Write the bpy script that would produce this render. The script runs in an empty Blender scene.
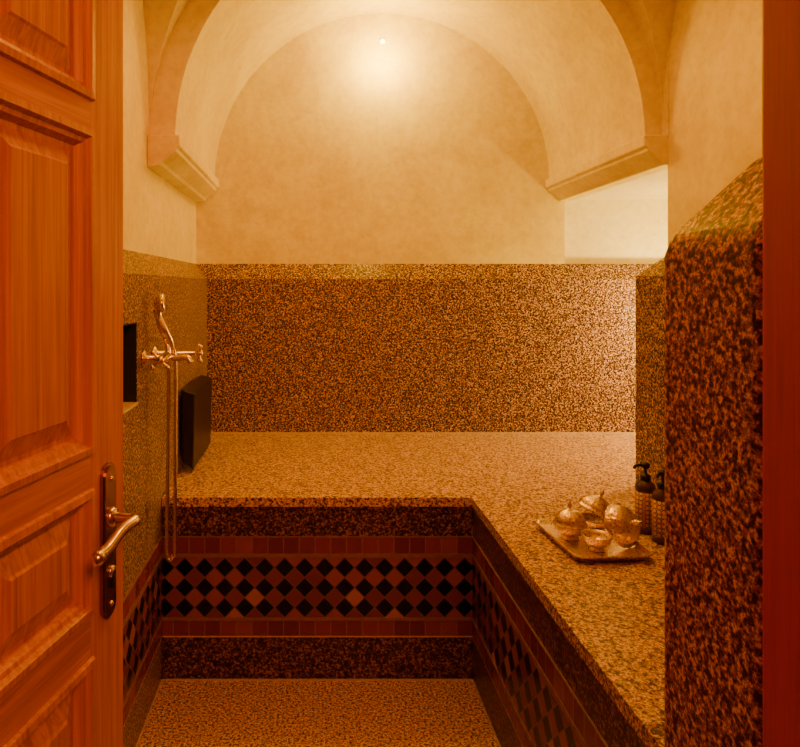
import bpy, bmesh, math, random
from mathutils import Vector, Matrix
random.seed(4)
S=bpy.context.scene
# ---------------------------------------------------------------- nodes
def newmat(name):
    m=bpy.data.materials.new(name); m.use_nodes=True
    nt=m.node_tree; b=nt.nodes['Principled BSDF']
    return m,nt,b
def N(nt,t,**k):
    n=nt.nodes.new(t)
    for a,v in k.items():
        if a in('op',): n.operation=v
        else: setattr(n,a,v)
    return n
def L(nt,a,b): nt.links.new(a,b)
def ramp(nt,stops,interp='LINEAR'):
    r=nt.nodes.new('ShaderNodeValToRGB'); r.color_ramp.interpolation=interp
    e=r.color_ramp.elements
    while len(e)<len(stops): e.new(0.5)
    for i,(p,c) in enumerate(stops):
        e[i].position=p; e[i].color=(*c,1)
    return r
def math_(nt,op,a,b=None):
    n=nt.nodes.new('ShaderNodeMath'); n.operation=op
    for i,v in enumerate((a,b)):
        if v is None: continue
        if isinstance(v,(int,float)): n.inputs[i].default_value=v
        else: nt.links.new(v,n.inputs[i])
    return n.outputs[0]
def noise(nt,vec,scale,detail=3,rough=.5,dist=0):
    n=nt.nodes.new('ShaderNodeTexNoise'); n.inputs['Scale'].default_value=scale
    n.inputs['Detail'].default_value=detail; n.inputs['Roughness'].default_value=rough
    n.inputs['Distortion'].default_value=dist
    nt.links.new(vec,n.inputs['Vector']); return n.outputs['Fac']
def bump(nt,b,h,strength,dist=.01):
    n=nt.nodes.new('ShaderNodeBump'); n.inputs['Strength'].default_value=strength
    n.inputs['Distance'].default_value=dist
    nt.links.new(h,n.inputs['Height']); nt.links.new(n.outputs[0],b.inputs['Normal'])
def mix(nt,f,a,b,bt='MIX'):
    n=nt.nodes.new('ShaderNodeMix'); n.data_type='RGBA'; n.blend_type=bt
    for s,v in ((0,f),(6,a),(7,b)):
        if isinstance(v,(int,float)): n.inputs[s].default_value=v
        elif isinstance(v,tuple): n.inputs[s].default_value=(*v,1)
        else: nt.links.new(v,n.inputs[s])
    return n.outputs[2]

def granite(name,dark,mid,light,scale=85,rough=.3,d0=.47,d1=.53):
    m,nt,b=newmat(name); c=N(nt,'ShaderNodeTexCoord').outputs['Object']
    f=noise(nt,c,scale,2,.6,.2)
    r=ramp(nt,[(d0-.03,dark),(d0+.02,mid),(d1+.02,mid),(d1+.08,light)]); L(nt,f,r.inputs[0])
    f2=noise(nt,c,scale*2.1,1,.5)
    r2=ramp(nt,[(.40,(.2,.2,.2)),(.5,(1,1,1))]); L(nt,f2,r2.inputs[0])
    col=mix(nt,.8,r.outputs[0],r2.outputs[0],'MULTIPLY')
    L(nt,col,b.inputs['Base Color']); b.inputs['Roughness'].default_value=rough
    b.inputs['Specular IOR Level'].default_value=.2
    return m
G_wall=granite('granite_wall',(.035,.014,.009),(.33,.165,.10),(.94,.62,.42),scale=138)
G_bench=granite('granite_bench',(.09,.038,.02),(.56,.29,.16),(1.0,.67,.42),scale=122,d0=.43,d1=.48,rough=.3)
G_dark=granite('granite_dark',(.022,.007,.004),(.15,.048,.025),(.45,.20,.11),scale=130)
G_pier=granite('granite_pier',(.08,.013,.008),(.46,.13,.07),(1.0,.54,.36),scale=104,rough=.4,d0=.45,d1=.51)

def plaster(name,c1,c2,rough=.45):
    m,nt,b=newmat(name); c=N(nt,'ShaderNodeTexCoord').outputs['Object']
    f=noise(nt,c,3.2,6,.62,.5)
    r=ramp(nt,[(.32,c1),(.62,c2)]); L(nt,f,r.inputs[0])
    f2=noise(nt,c,28,4,.7)
    r2=ramp(nt,[(.3,(.82,.75,.66)),(.6,(1,1,1))]); L(nt,f2,r2.inputs[0])
    L(nt,mix(nt,.6,r.outputs[0],r2.outputs[0],'MULTIPLY'),b.inputs['Base Color'])
    b.inputs['Roughness'].default_value=rough
    b.inputs['Specular IOR Level'].default_value=.15
    bump(nt,b,noise(nt,c,14,5,.6),.25,.01)
    return m
P_main=plaster('tadelakt_plaster',(.79,.64,.03),(.92,.81,.05))
P_alc=plaster('alcove_plaster',(.86,.80,.42),(.92,.87,.50))

def wood(name,c1,c2,c3,rough=.38,horiz=False):
    m,nt,b=newmat(name); c=N(nt,'ShaderNodeTexCoord').outputs['Object']
    mp=N(nt,'ShaderNodeMapping'); L(nt,c,mp.inputs[0])
    mp.inputs['Scale'].default_value=(4,4,110) if horiz else (110,110,3)
    f=noise(nt,mp.outputs[0],1.0,5,.6,.6)
    r=ramp(nt,[(.3,c1),(.5,c2),(.7,c3)]); L(nt,f,r.inputs[0])
    L(nt,r.outputs[0],b.inputs['Base Color']); b.inputs['Roughness'].default_value=rough
    bump(nt,b,f,.12,.002); return m
W_v=wood('cedar_wood',(.40,.12,.015),(.58,.21,.028),(.74,.32,.05))
W_h=wood('cedar_wood_rail',(.39,.115,.015),(.56,.20,.027),(.72,.30,.048),horiz=True)
W_red=wood('red_painted_wood',(.46,.008,.002),(.56,.012,.003),(.62,.016,.004),rough=.5)

def flat(name,col,rough=.5,metal=0,emit=None,es=0):
    m,nt,b=newmat(name); c=N(nt,'ShaderNodeTexCoord').outputs['Object']
    f=noise(nt,c,40,3)
    r=ramp(nt,[(.3,tuple(x*.8 for x in col)),(.7,col)]); L(nt,f,r.inputs[0])
    L(nt,r.outputs[0],b.inputs['Base Color'])
    b.inputs['Roughness'].default_value=rough; b.inputs['Metallic'].default_value=metal
    if emit:
        b.inputs['Emission Color'].default_value=(*emit,1); b.inputs['Emission Strength'].default_value=es
    return m
Grout=flat('grout',(.72,.54,.34),.7)
Liner=flat('tile_liner',(.28,.12,.06),.4)
Black=flat('black_gloss',(.010,.003,.002),.35)
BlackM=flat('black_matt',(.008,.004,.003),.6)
Brass=flat('aged_brass',(.86,.66,.44),.25,1)
DkBrass=flat('dark_bronze',(.46,.24,.14),.3,1)
Amber=flat('amber_plastic',(.10,.03,.012),.2)

def silver():
    m,nt,b=newmat('engraved_silver'); c=N(nt,'ShaderNodeTexCoord').outputs['Object']
    v=N(nt,'ShaderNodeTexVoronoi'); v.inputs['Scale'].default_value=150; L(nt,c,v.inputs[0])
    r=ramp(nt,[(.15,(.16,.085,.055)),(.38,(.92,.72,.54))]); L(nt,v.outputs['Distance'],r.inputs[0])
    L(nt,r.outputs[0],b.inputs['Base Color'])
    b.inputs['Metallic'].default_value=.9; b.inputs['Roughness'].default_value=.33
    bump(nt,b,v.outputs['Distance'],.35,.002); return m
Silver=silver()

def label():
    m,nt,b=newmat('patterned_label'); c=N(nt,'ShaderNodeTexCoord').outputs['Object']
    v=N(nt,'ShaderNodeTexVoronoi'); v.inputs['Scale'].default_value=75; v.inputs['Randomness'].default_value=.15
    L(nt,c,v.inputs[0])
    r=ramp(nt,[(.30,(.75,.45,.25)),(.42,(.03,.012,.01)),(.55,(.6,.22,.1))],'CONSTANT'); L(nt,v.outputs['Distance'],r.inputs[0])
    L(nt,r.outputs[0],b.inputs['Base Color']); b.inputs['Roughness'].default_value=.35; return m
Label=label()

def uv_coords(nt):
    c=N(nt,'ShaderNodeTexCoord').outputs['Object']
    s=N(nt,'ShaderNodeSeparateXYZ'); L(nt,c,s.inputs[0])
    u=math_(nt,'ADD',math_(nt,'ADD',s.outputs[0],s.outputs[1]),10)
    return u,s.outputs[2],c
def diamonds():
    m,nt,b=newmat('zellige_diamonds'); u,z,c=uv_coords(nt)
    a=.071; z=math_(nt,'SUBTRACT',z,.226)
    p=math_(nt,'DIVIDE',math_(nt,'ADD',u,z),a); q=math_(nt,'DIVIDE',math_(nt,'SUBTRACT',u,z),a)
    fp=math_(nt,'FLOOR',p); fq=math_(nt,'FLOOR',q)
    par=math_(nt,'FLOORED_MODULO',math_(nt,'ADD',fp,fq),2)
    cx=N(nt,'ShaderNodeCombineXYZ'); L(nt,fp,cx.inputs[0]); L(nt,fq,cx.inputs[1])
    w=N(nt,'ShaderNodeTexWhiteNoise'); L(nt,cx.outputs[0],w.inputs['Vector'])
    r=ramp(nt,[(0,(.22,.042,.018)),(.3,(.30,.07,.03)),(.6,(.19,.034,.016)),(.88,(.40,.16,.07))],'CONSTANT'); L(nt,w.outputs['Value'],r.inputs[0])
    col=mix(nt,par,r.outputs[0],(.003,.002,.002))
    ep=math_(nt,'ABSOLUTE',math_(nt,'SUBTRACT',math_(nt,'FRACT',p),.5)); eq=math_(nt,'ABSOLUTE',math_(nt,'SUBTRACT',math_(nt,'FRACT',q),.5))
    e=math_(nt,'GREATER_THAN',math_(nt,'MAXIMUM',ep,eq),.465)
    col=mix(nt,e,col,(.18,.07,.04))
    L(nt,col,b.inputs['Base Color']); b.inputs['Roughness'].default_value=.25
    b.inputs['Specular IOR Level'].default_value=.25
    bump(nt,b,w.outputs['Value'],.1,.002); return m
def redtiles():
    m,nt,b=newmat('zellige_red'); u,z,c=uv_coords(nt)
    p=math_(nt,'DIVIDE',u,.056); fp=math_(nt,'FLOOR',p)
    w=N(nt,'ShaderNodeTexWhiteNoise',noise_dimensions='1D'); L(nt,fp,w.inputs['W'])
    r=ramp(nt,[(0,(.20,.022,.013)),(.4,(.24,.03,.018)),(.7,(.165,.017,.011)),(.9,(.28,.055,.03))],'CONSTANT'); L(nt,w.outputs['Value'],r.inputs[0])
    e=math_(nt,'GREATER_THAN',math_(nt,'ABSOLUTE',math_(nt,'SUBTRACT',math_(nt,'FRACT',p),.5)),.465)
    L(nt,mix(nt,e,r.outputs[0],(.28,.12,.07)),b.inputs['Base Color']); b.inputs['Roughness'].default_value=.25
    b.inputs['Specular IOR Level'].default_value=.25
    return m
Diam=diamonds(); RedT=redtiles()

# ---------------------------------------------------------------- mesh builder
class MB:
    def __init__(s): s.v=[];s.f=[];s.mi=[];s.sm=[];s.mats=[]
    def m(s,mat):
        if mat not in s.mats: s.mats.append(mat)
        return s.mats.index(mat)
    def add(s,vs,fs,mat,smooth=False,M=None):
        o=len(s.v); k=s.m(mat)
        for p in vs:
            p=Vector(p)
            if M: p=M@p
            s.v.append(tuple(p))
        for f in fs: s.f.append(tuple(o+i for i in f)); s.mi.append(k); s.sm.append(smooth)
    def box(s,x0,x1,y0,y1,z0,z1,mat,M=None):
        v=[(x,y,z) for z in(z0,z1) for y in(y0,y1) for x in(x0,x1)]
        s.add(v,[(0,2,3,1),(4,5,7,6),(0,1,5,4),(2,6,7,3),(0,4,6,2),(1,3,7,5)],mat,False,M)
    def frustum(s,r0,z0,r1,z1,mat,M=None):
        v=[(x,y,z0) for y in r0[2:] for x in r0[:2]]+[(x,y,z1) for y in r1[2:] for x in r1[:2]]
        s.add(v,[(0,2,3,1),(4,5,7,6),(0,1,5,4),(2,6,7,3),(0,4,6,2),(1,3,7,5)],mat,False,M)
    def prism(s,prof,axis,a0,a1,mat):
        n=len(prof); v=[]
        for a in(a0,a1):
            for p in prof: v.append((a,p[0],p[1]) if axis=='x' else (p[0],a,p[1]))
        f=[tuple(range(n)),tuple(range(2*n-1,n-1,-1))]
        for i in range(n): j=(i+1)%n; f.append((i,i+n,j+n,j))
        s.add(v,f,mat)
    def lathe(s,prof,mat,M=None,n=40,smooth=True,flute=0,fn=12):
        v=[];f=[]
        for r,z in prof:
            for i in range(n):
                a=2*math.pi*i/n; rr=r*(1+flute*math.cos(fn*a)) if r>.002 else r
                v.append((rr*math.cos(a),rr*math.sin(a),z))
        for k in range(len(prof)-1):
            for i in range(n):
                j=(i+1)%n; f.append((k*n+i,k*n+j,(k+1)*n+j,(k+1)*n+i))
        f.append(tuple(reversed(range(n)))); f.append(tuple((len(prof)-1)*n+i for i in range(n)))
        s.add(v,f,mat,smooth,M)
    def tube(s,pts,rad,mat,n=10,M=None,sub=6):
        pts=[Vector(p) for p in pts]
        if not isinstance(rad,(list,tuple)): rad=[rad]*len(pts)
        P=[];R=[]
        if sub>1 and len(pts)>2:
            for i in range(len(pts)-1):
                p0=pts[max(i-1,0)];p1=pts[i];p2=pts[i+1];p3=pts[min(i+2,len(pts)-1)]
                for k in range(sub):
                    t=k/sub
                    P.append(.5*((2*p1)+(-p0+p2)*t+(2*p0-5*p1+4*p2-p3)*t*t+(-p0+3*p1-3*p2+p3)*t**3))
                    R.append(rad[i]*(1-t)+rad[i+1]*t)
            P.append(pts[-1]);R.append(rad[-1])
        else: P=pts;R=list(rad)
        v=[];f=[];up=None
        for i,p in enumerate(P):
            d=(P[min(i+1,len(P)-1)]-P[max(i-1,0)]).normalized()
            if up is None: up=d.orthogonal().normalized()
            up=(up-d*up.dot(d)).normalized(); w=d.cross(up)
            for k in range(n):
                a=2*math.pi*k/n; v.append(p+(up*math.cos(a)+w*math.sin(a))*R[i])
        for i in range(len(P)-1):
            for k in range(n):
                j=(k+1)%n; f.append((i*n+k,i*n+j,(i+1)*n+j,(i+1)*n+k))
        f.append(tuple(reversed(range(n)))); f.append(tuple((len(P)-1)*n+k for k in range(n)))
        s.add(v,f,mat,True,M)
    def sphere(s,c,r,mat,n=20,sz=1,M=None):
        prof=[(max(r*math.sin(math.pi*k/12),.0004),-r*sz*math.cos(math.pi*k/12)) for k in range(13)]
        T=Matrix.Translation(c); s.lathe(prof,mat,(M@T) if M else T,n)
    def obj(s,name,bevel=0,solid=0,loc=None,rot=None,seg=2):
        me=bpy.data.meshes.new(name); me.from_pydata(s.v,[],s.f); 
        for m in s.mats: me.materials.append(m)
        for p,k,sm in zip(me.polygons,s.mi,s.sm): p.material_index=k; p.use_smooth=sm
        bm=bmesh.new(); bm.from_mesh(me); bmesh.ops.recalc_face_normals(bm,faces=bm.faces); bm.to_mesh(me); bm.free()
        o=bpy.data.objects.new(name,me); S.collection.objects.link(o)
        if loc: o.location=loc
        if rot: o.rotation_euler=rot
        if bevel:
            b=o.modifiers.new('b','BEVEL'); b.width=bevel; b.segments=seg; b.limit_method='ANGLE'; b.angle_limit=.45
        return o

# ---------------------------------------------------------------- dimensions
YB=3.31; YP=3.37; YA=3.42; D1=2.31; XL=-.535; XLP=-.60; XR=1.22; XRP=1.30; BZ=.652; DZ=1.44; DT=1.52
BX=.57; SP=1.95; ZT=3.05
# floor
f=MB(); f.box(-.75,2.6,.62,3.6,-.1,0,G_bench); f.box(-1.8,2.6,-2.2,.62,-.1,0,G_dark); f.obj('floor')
# ceiling (roof slab + groin vault + barrel vault)
c=MB(); n=64
vx=[.35-.95*math.cos(math.pi*i/n) for i in range(n+1)]
vy=[1.70-.70*math.cos(math.pi*i/n) for i in range(n+1)]
def web(cond,xs_dir):
    v=[(vx[i],vy[j],SP+.95*(math.sin(math.pi*i/n) if xs_dir else math.sin(math.pi*j/n))) for j in range(n+1) for i in range(n+1)]
    fs=[]
    for j in range(n):
        for i in range(n):
            A,B,C_,D_=(i,j),(i+1,j),(i+1,j+1),(i,j+1)
            tris=[(A,B,C_),(A,C_,D_)] if (i<n/2)==(j<n/2) else [(A,B,D_),(B,C_,D_)]
            if i!=j and i!=n-1-j:
                if cond(i+.5,j+.5): fs.append(tuple(p[1]*(n+1)+p[0] for p in (A,B,C_,D_)))
            else:
                for t in tris:
                    ci=sum(p[0] for p in t)/3; cj=sum(p[1] for p in t)/3
                    if cond(ci,cj): fs.append(tuple(p[1]*(n+1)+p[0] for p in t))
    used=sorted({q for f_ in fs for q in f_}); mp={q:k for k,q in enumerate(used)}
    c.add([v[q] for q in used],[tuple(mp[q] for q in f_) for f_ in fs],P_main,True)
inx=lambda i,j: min(i,n-i)>=min(j,n-j)
web(lambda i,j: inx(i,j) and j<n/2,True); web(lambda i,j: inx(i,j) and j>=n/2,True)
web(lambda i,j: not inx(i,j) and i<n/2,False); web(lambda i,j: not inx(i,j) and i>=n/2,False)
RC,RR=.362,.867
ra=[(.35-.95*math.cos(math.pi*i/n),2.4,SP+.95*math.sin(math.pi*i/n)) for i in range(n+1)]
rb=[(RC-RR*math.cos(math.pi*i/n),2.4,SP+RR*math.sin(math.pi*i/n)) for i in range(n+1)]
rc=[(p[0],YP+.01,p[2]) for p in rb]
c.add(ra+rb,[(i,i+1,n+2+i,n+1+i) for i in range(n)],P_main)
c.add(rb+rc,[(i,i+1,n+2+i,n+1+i) for i in range(n)],P_main,True)
c.box(-.75,2.6,.62,3.6,ZT,ZT+.1,P_main)
c.obj('ceiling')
# back wall
w=MB()
w.box(-.75,1.31,YP,3.6,0,ZT,P_main)
w.box(1.31,2.6,YA,3.6,0,1.90,P_alc)
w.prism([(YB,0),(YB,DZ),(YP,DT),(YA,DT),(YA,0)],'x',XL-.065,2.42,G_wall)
w.box(XL,2.4,YB-.004,YB,BZ,BZ+.009,Grout)
w.obj('wall_back')
# left wall with niche
w=MB(); n0,n1,nz0,nz1=1.55,1.987,1.045,1.293
def leftseg(y0,y1,z0,z1,cap):
    w.box(-.78,XLP,y0,y1,z0,ZT if cap else z1,P_main)
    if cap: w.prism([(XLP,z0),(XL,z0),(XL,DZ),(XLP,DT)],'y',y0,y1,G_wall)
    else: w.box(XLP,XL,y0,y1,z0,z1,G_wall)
leftseg(.775,n0,0,0,True); leftseg(n1,YP,0,0,True); leftseg(n0,n1,0,nz0,False); leftseg(n0,n1,nz1,0,True)
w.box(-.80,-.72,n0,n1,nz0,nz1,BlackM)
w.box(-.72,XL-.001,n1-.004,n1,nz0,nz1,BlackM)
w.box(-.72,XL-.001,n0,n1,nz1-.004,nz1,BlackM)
w.box(-.72,XL+.004,n0,n1,nz0-.004,nz0+.004,Grout)
def frieze(w,axis,a0,a1,face,d):
    for z0,z1,m,t in((.453,.51,RedT,.003),(.439,.453,Liner,.005),(.226,.439,Diam,.003),(.215,.226,Liner,.005),(.161,.215,RedT,.003),(.155,.161,Grout,.002),(0,.006,Grout,.003),(.51,.514,Liner,.004)):
        q0,q1=sorted((face,face+d*t))
        if axis=='y': w.box(q0,q1,a0,a1,z0,z1,m)
        else: w.box(a0,a1,q0,q1,z0,z1,m)
frieze(w,'y',1.0,D1,XL,1)
w.obj('wall_left')
# right wall (solid between room and alcove)
w=MB()
w.box(1.297,2.6,.91,2.37,0,ZT,P_main)
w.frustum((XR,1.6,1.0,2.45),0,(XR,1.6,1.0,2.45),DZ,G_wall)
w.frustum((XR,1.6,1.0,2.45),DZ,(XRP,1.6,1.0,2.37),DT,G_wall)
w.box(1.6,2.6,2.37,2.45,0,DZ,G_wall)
w.box(2.4,2.6,2.45,3.42,0,1.9,P_alc)
w.box(1.292,2.6,2.36,3.6,1.95,ZT,P_main)
w.box(1.31,2.6,2.37,3.6,1.86,1.96,P_alc)
w.box(XR-.003,XR,1.0,2.45,BZ,BZ+.008,Grout)
w.obj('wall_right')
for nm,sg,xw in(('trim_1',1,-.60),('trim_2',-1,1.345)):
    t=MB(); p=.118 if sg==1 else .135
    prof=[(xw,SP+.004),(xw+sg*p,SP+.004),(xw+sg*p,1.915),(xw+sg*(p-.012),1.905),(xw+sg*(p-.012),1.895),(xw+sg*(p-.065),1.855),(xw+sg*(p-.07),1.845),(xw,1.835 if sg==1 else 1.845)]
    t.prism(prof,'y',2.365,YP,P_main); t.obj(nm,bevel=.004)
# door wall
w=MB()
def pier(x0,x1,xi0,xi1,yo,yi):
    v=[]
    for (a0,a1,b0,b1,z) in ((x0,x1,.775,yo,0),(x0,x1,.775,yo,1.47),(xi0,xi1,.775,yi,1.59)):
        v+=[(a0,b0,z),(a1,b0,z),(a1,b1,z),(a0,b1,z)]
    fs=[(3,2,1,0),(8,9,10,11)]
    for k in(0,4):
        for i in range(4): j=(i+1)%4; fs.append((k+i,k+j,k+4+j,k+4+i))
    w.add(v,fs,G_pier)
pier(.54,1.3,.63,1.3,1.012,.92); pier(-.78,-.47,-.78,-.53,1.0,.94)
w.obj('wall_front',bevel=.022,seg=4)
w=MB()
w.box(.63,1.6,.775,.91,1.585,ZT,P_main); w.box(1.3,2.6,.775,.91,0,1.6,P_main)
w.box(-.78,-.53,.775,.94,1.585,ZT,P_main)
w.box(-.53,.63,.775,1.0,2.32,ZT,P_main)
w.box(-1.8,-.55,.64,.775,0,ZT,P_main); w.box(.68,2.6,.64,.775,0,ZT,P_main); w.box(-.55,.68,.64,.775,2.4,ZT,P_main)
w.obj('wall_front_plaster')
t=MB(); t.box(.535,.68,.60,.776,0,2.32,W_red); t.box(-.55,-.445,.60,.774,0,2.32,W_red); t.box(-.55,.68,.60,.774,2.30,2.40,W_red)
t.box(.56,.70,.57,.60,0,2.42,W_red)
t.obj('trim_3',bevel=.006)
# bench
b=MB()
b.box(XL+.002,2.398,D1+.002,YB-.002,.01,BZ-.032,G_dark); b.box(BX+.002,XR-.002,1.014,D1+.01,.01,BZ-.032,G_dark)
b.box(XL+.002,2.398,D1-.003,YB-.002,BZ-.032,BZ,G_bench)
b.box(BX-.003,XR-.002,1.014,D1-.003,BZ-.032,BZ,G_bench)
frieze(b,'x',XL+.004,BX,D1+.002,-1); frieze(b,'y',1.014,D1,BX+.002,-1)
b.obj('stone_bench')

# ---------------------------------------------------------------- door leaf
ang=Vector((.2147,.9767,0)); nor=Vector((.9767,-.2147,0))
M=Matrix(((-ang.x,nor.x,0,-.311),(-ang.y,nor.y,0,1.07),(0,0,1,0),(0,0,0,1)))
d=MB(); Wd=.405; th=.042
st=.098
d.box(0,st,-th,0,.01,2.28,W_v,M); d.box(Wd-.075,Wd,-th,0,.01,2.28,W_v,M)
panels=[(1.685,2.16),(1.155,1.63),(.915,1.092),(.14,.838)]
zs=[.01]+[z for p in reversed(panels) for z in p]+[2.28]
for i in range(0,len(zs),2): d.box(st,Wd-.075,-th,0,zs[i],zs[i+1],W_h,M)
for z0,z1 in panels:
    x0,x1=st,Wd-.075
    def ring(o,i,za,zb,mat=W_v):
        A=[(x0+o,za,z0+o),(x1-o,za,z0+o),(x1-o,za,z1-o),(x0+o,za,z1-o)]
        B=[(x0+i,zb,z0+i),(x1-i,zb,z0+i),(x1-i,zb,z1-i),(x0+i,zb,z1-i)]
        d.add(A+B,[(0,1,5,4),(1,2,6,5),(2,3,7,6),(3,0,4,7)],mat,False,M)
    ring(-.006,-.004,0,.006); ring(-.004,.006,.006,.007); ring(.006,.010,.007,-.001); ring(.010,.016,-.001,-.003); ring(.016,.022,-.003,-.014); ring(.022,.028,-.014,-.014)
    ring(.028,.052,-.014,-.005); ring(.052,.056,-.005,-.002)
    o=.056
    d.box(x0+o,x1-o,-.03,-.002,z0+o,z1-o,W_v,M)
    d.box(x0,x1,-.03,-.02,z0,z1,W_v,M)
d.obj('door_1')
hd=MB()
zc0,zc1=.882,1.125; r=.020; cx=.052
pts=[(cx+r*math.cos(a),zc1-r+r*math.sin(a)) for a in [math.pi*k/10 for k in range(11)]]+[(cx+r*math.cos(a),zc0+r+r*math.sin(a)) for a in [math.pi+math.pi*k/10 for k in range(11)]]
m_=len(pts)
for s0,e0,e1 in((1,0,.005),(.8,.005,.008)):
    V=[(cx+(p[0]-cx)*s0,e,(zc0+zc1)/2+(p[1]-(zc0+zc1)/2)*(1-(1-s0)*.2)) for e in(e0,e1) for p in pts]
    hd.add(V,[tuple(range(m_)),tuple(range(2*m_-1,m_-1,-1))]+[(i,i+m_,(i+1)%m_+m_,(i+1)%m_) for i in range(m_)],DkBrass,False,M)
hd.tube([(cx,.006,1.04),(cx,.016,1.04)],[.017,.013],Brass,16,M,1)
hd.tube([(cx,.01,1.04),(cx,.035,1.04),(cx+.002,.048,1.04),(cx+.015,.054,1.042),(cx+.05,.053,1.040),(cx+.085,.052,1.028),(cx+.108,.050,1.024)],[.008,.008,.0085,.009,.008,.0085,.010],Brass,12,M)
hd.sphere((cx+.110,.050,1.024),.0105,Brass,14,M=M)
hd.tube([(cx,.006,.955),(cx,.012,.955)],[.009,.009],Brass,14,M,1)
hd.box(cx-.003,cx+.003,.006,.0125,.93,.955,BlackM,M)
for z in(1.10,.905): hd.sphere((cx,.008,z),.004,Brass,10,M=M)
h=hd.obj('door_handle'); h.parent=bpy.data.objects['door_1']

# ---------------------------------------------------------------- shower mixer
s=MB()
xm=-.470; zm=1.173; y0,y1=2.06,2.20
for y in(y0,y1):
    s.lathe([(.001,0),(.028,0),(.026,.006),(.014,.012),(.011,.016),(.011,.06)],Brass,Matrix.Translation((XL,y,zm))@Matrix.Rotation(math.pi/2,4,'Y'),24)
s.tube([(xm,y0-.03,zm),(xm,y0-.01,zm),(xm,y0,zm),(xm,(y0+y1)/2,zm),(xm,y1,zm),(xm,y1+.03,zm)],[.012,.016,.018,.016,.018,.012],Brass,16)
def cross(c,axis):
    c=Vector(c)
    s.sphere(c,.013,Brass,14)
    ax=Vector(axis).normalized(); u=ax.orthogonal().normalized(); w_=ax.cross(u)
    for dd in(u,w_,-u,-w_):
        s.tube([c,c+dd*.018,c+dd*.03],[.005,.004,.005],Brass,8,None,2); s.sphere(c+dd*.033,.0075,Brass,10)
cross((xm,y0-.045,zm),(0,1,0)); 
s.tube([(xm,y1-.01,zm),(xm+.045,y1+.01,zm),(xm+.07,y1+.02,zm)],[.013,.010,.008],Brass,12)
cross((xm+.085,y1+.028,zm),(1,.3,0))
s.tube([(xm,(y0+y1)/2,zm),(xm+.03,(y0+y1)/2,zm-.006),(xm+.06,(y0+y1)/2,zm-.004),(xm+.075,(y0+y1)/2,zm-.022)],[.012,.010,.010,.011],Brass,12)
yc=(y0+y1)/2-.01
s.tube([(xm,yc,zm),(xm,yc,zm+.03),(xm-.004,yc,zm+.045)],[.013,.009,.007],Brass,12)
s.tube([(xm-.004,yc-.03,zm+.058),(xm-.004,yc-.015,zm+.046),(xm-.004,yc+.015,zm+.046),(xm-.004,yc+.03,zm+.058)],.005,Brass,10)
s.tube([(xm+.012,yc+.01,zm+.03),(xm+.004,yc,zm+.055),(xm-.012,yc-.012,zm+.09),(xm-.026,yc-.018,zm+.13),(xm-.030,yc-.02,zm+.155)],[.009,.013,.016,.012,.014],Brass,14)
s.lathe([(.001,-.014),(.014,-.014),(.024,-.006),(.031,.010),(.032,.018),(.026,.021),(.001,.021)],Brass,Matrix.Translation((xm-.024,yc-.02,zm+.172))@Matrix.Rotation(math.radians(80),4,'Y'),24)
s.tube([(xm+.012,yc+.01,zm+.032),(xm+.022,yc+.012,zm-.02),(xm+.022,yc+.012,zm-.25),(xm+.020,yc+.012,.56),(xm+.012,yc+.012,.515),(xm+.002,yc+.012,.505),(xm-.006,yc+.012,.53),(xm-.004,yc+.012,.7),(xm,yc+.012,1.0),(xm,yc+.01,zm-.01)],.0062,Brass,10)
s.obj('shower_mixer')

s=MB(); s.box(XL+.001,XL+.02,2.62,2.98,.74,.93,BlackM)
s.prism([(XL+.012,.70),(XL+.060,.665),(XL+.066,.975),(XL+.012,.99)],'y',2.60,3.05,Black)
s.obj('shower_backrest',bevel=.008)

# ---------------------------------------------------------------- tray & silverware
s=MB()
def rrect(hx,hy,r,n=6):
    P=[]
    for cxx,cyy,a0 in((hx-r,hy-r,0),(-hx+r,hy-r,90),(-hx+r,-hy+r,180),(hx-r,-hy+r,270)):
        for k in range(n+1):
            a=math.radians(a0+90*k/n); P.append((cxx+r*math.cos(a),cyy+r*math.sin(a)))
    Q=[]
    for i,p in enumerate(P):
        q=P[(i+1)%len(P)]; dd=math.hypot(q[0]-p[0],q[1]-p[1]); m=max(1,int(dd/.012))
        for k in range(m): Q.append((p[0]+(q[0]-p[0])*k/m,p[1]+(q[1]-p[1])*k/m))
    return Q
base=rrect(.112,.145,.03)
lv=[(.86,.0),(.88,.004),(.94,.006),(.985,.016),(1.0,.018),(1.0,.022),(.98,.021),(.93,.010),(.87,.0085)]
V=[];F=[];m_=len(base)
for k,(sc,z) in enumerate(lv):
    for i,(x,y) in enumerate(base):
        wv=1+(.012*math.cos(i*math.pi/1.5) if k in(3,4,5,6) else 0)
        V.append((x*sc*wv,y*sc*wv,z))
for k in range(len(lv)-1):
    for i in range(m_): j=(i+1)%m_; F.append((k*m_+i,k*m_+j,(k+1)*m_+j,(k+1)*m_+i))
F.append(tuple(reversed(range(m_)))); F.append(tuple((len(lv)-1)*m_+i for i in range(m_)))
s.add(V,F,Silver,True)
TX,TY=.812,1.895
s.obj('serving_tray',loc=(TX,TY,BZ+.001),rot=(0,0,math.radians(4)))
TZ=BZ+.0102
def bowlprof(R,H):
    return [(.001,0),(.55*R,0),(.56*R,.06*H),(.40*R,.14*H),(.45*R,.22*H),(.75*R,.4*H),(.95*R,.7*H),(R,.95*H),(1.03*R,H),(.96*R,H),(.9*R,.72*H),(.68*R,.42*H),(.001,.3*H)]
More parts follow.
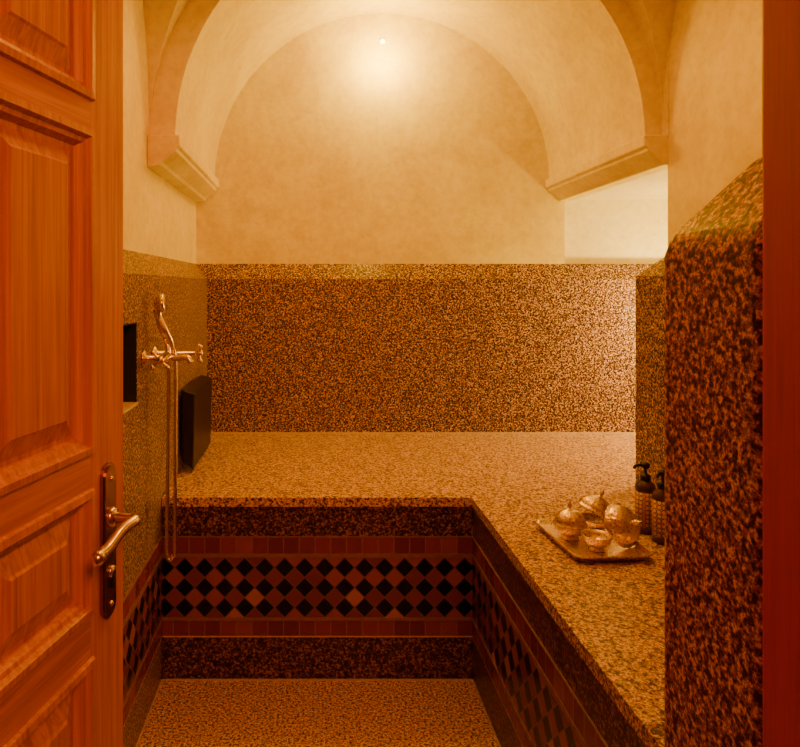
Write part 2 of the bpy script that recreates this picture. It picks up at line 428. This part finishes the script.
def lidprof(R,H):
    p=[(.001,.50*H),(.5*R,.42*H),(.85*R,.2*H),(.93*R,0),(1.07*R,0),(1.07*R,.05*H),(.98*R,.08*H)]
    for k in range(1,8):
        a=math.pi/2*k/8.5; p.append((R*math.cos(a)*.97,.08*H+.50*H*math.sin(a)))
    p+=[(.12*R,.60*H),(.07*R,.64*H),(.13*R,.70*H),(.14*R,.75*H),(.08*R,.81*H),(.035*R,.88*H),(.001,H)]
    return p
def lidded(name,x,y,R,HB,HL,tilt=None):
    s=MB(); s.lathe(bowlprof(R,HB),Silver,None,48,True,.02,16)
    Ml=Matrix.Translation((0,0,HB+.0005))
    if tilt: Ml=Matrix.Translation((tilt[1],0,HB+tilt[2]))@Matrix.Rotation(tilt[0],4,'Y')
    s.lathe(lidprof(R,HL),Silver,Ml,48,True,.02,16)
    return s.obj(name,loc=(x,y,TZ))
lidded('lidded_bowl',.760,1.915,.045,.038,.078)
lidded('lidded_bowl',.862,1.978,.050,.036,.080,(math.radians(24),-.004,.021))
s=MB(); s.lathe(bowlprof(.040,.042),Silver,None,48,True,.02,16); s.obj('sugar_bowl',loc=(.800,1.826,TZ+.0008))
s=MB(); s.lathe(lidprof(.057,.074),Silver,None,48,True,.02,16)
s.obj('bowl_lid',loc=(.884,1.862,TZ+.055),rot=(math.radians(64),0,math.radians(28)))

def bottle(x,y,rz,sc=1):
    s=MB()
    s.lathe([(.001,0),(.027,0),(.029,.003),(.029,.02)],Amber,None,32)
    s.lathe([(.0292,.02),(.0292,.125)],Label,None,32)
    s.lathe([(.029,.125),(.029,.138),(.026,.146),(.014,.155),(.012,.158)],Amber,None,32)
    s.lathe([(.014,.156),(.015,.158),(.015,.172),(.012,.175),(.005,.176),(.005,.195),(.012,.196),(.013,.206),(.009,.211),(.001,.212)],Black,None,24)
    s.tube([(0,0,.203),(.02,0,.204),(.034,0,.202),(.038,0,.194)],[.006,.005,.0045,.004],Black,10)
    s.obj('soap_bottle',loc=(x,y,BZ+.001),rot=(0,0,rz))
bottle(1.018,1.985,math.radians(190)); bottle(1.028,1.905,math.radians(220))

s=MB(); Mr=Matrix.Translation((.365,YP,2.67))@Matrix.Rotation(math.pi/2,4,'X')
Bulb=flat('lamp_glass',(1,.9,.7),.3,0,(1,.75,.2),14)
s.lathe([(.014,0),(.018,0),(.018,.008),(.016,.010),(.014,.010),(.014,.004)],P_main,Mr,32)
s.lathe([(.001,.002),(.014,.002),(.013,.008),(.001,.011)],Bulb,Mr,24)
s.obj('recessed_spotlight')
s=MB(); Ma=Matrix.Translation((2.4,3.0,1.25))@Matrix.Rotation(-math.pi/2,4,'Y')
s.lathe([(.001,0),(.05,0),(.048,.01),(.02,.02),(.012,.03),(.012,.10)],Brass,Ma,24)
s.sphere((2.28,3.0,1.25),.035,Bulb); s.obj('wall_lamp')

# ---------------------------------------------------------------- lights
def light(name,kind,loc,e,col,rad=.05,rot=None,**k):
    l=bpy.data.lights.new(name,kind); l.energy=e; l.color=col
    if kind=='AREA': l.size=rad
    else: l.shadow_soft_size=rad
    for a,v_ in k.items(): setattr(l,a,v_)
    o=bpy.data.objects.new(name,l); S.collection.objects.link(o); o.location=loc
    if rot: o.rotation_euler=rot
    return o
light('lunette_light','POINT',(.365,3.20,2.56),19,(1,.58,.026),.05)
light('vault_light','SPOT',(.35,1.75,2.85),46,(1,.35,.018),.10,(0,0,0),spot_size=math.radians(150),spot_blend=.6)
light('alcove_light','POINT',(1.95,3.0,1.25),42,(1,.66,.19),.07)
light('door_fill_light','AREA',(.55,-.9,2.3),34,(1,.21,.010),.5,(math.radians(50),0,math.radians(8)))  # added fill from behind the camera to brighten door, jamb and pier
W=bpy.data.worlds.new('World'); S.world=W; W.use_nodes=True
W.node_tree.nodes['Background'].inputs[0].default_value=(1,.13,.008,1); W.node_tree.nodes['Background'].inputs[1].default_value=.12

cam=bpy.data.cameras.new('Camera'); co=bpy.data.objects.new('Camera',cam); S.collection.objects.link(co)
co.location=(0,0,1.4); co.rotation_euler=(math.pi/2,0,0)
cam.sensor_width=36; cam.lens=36*650/800; cam.shift_x=88/800; cam.shift_y=-86.5/800; cam.clip_start=.02
S.camera=co
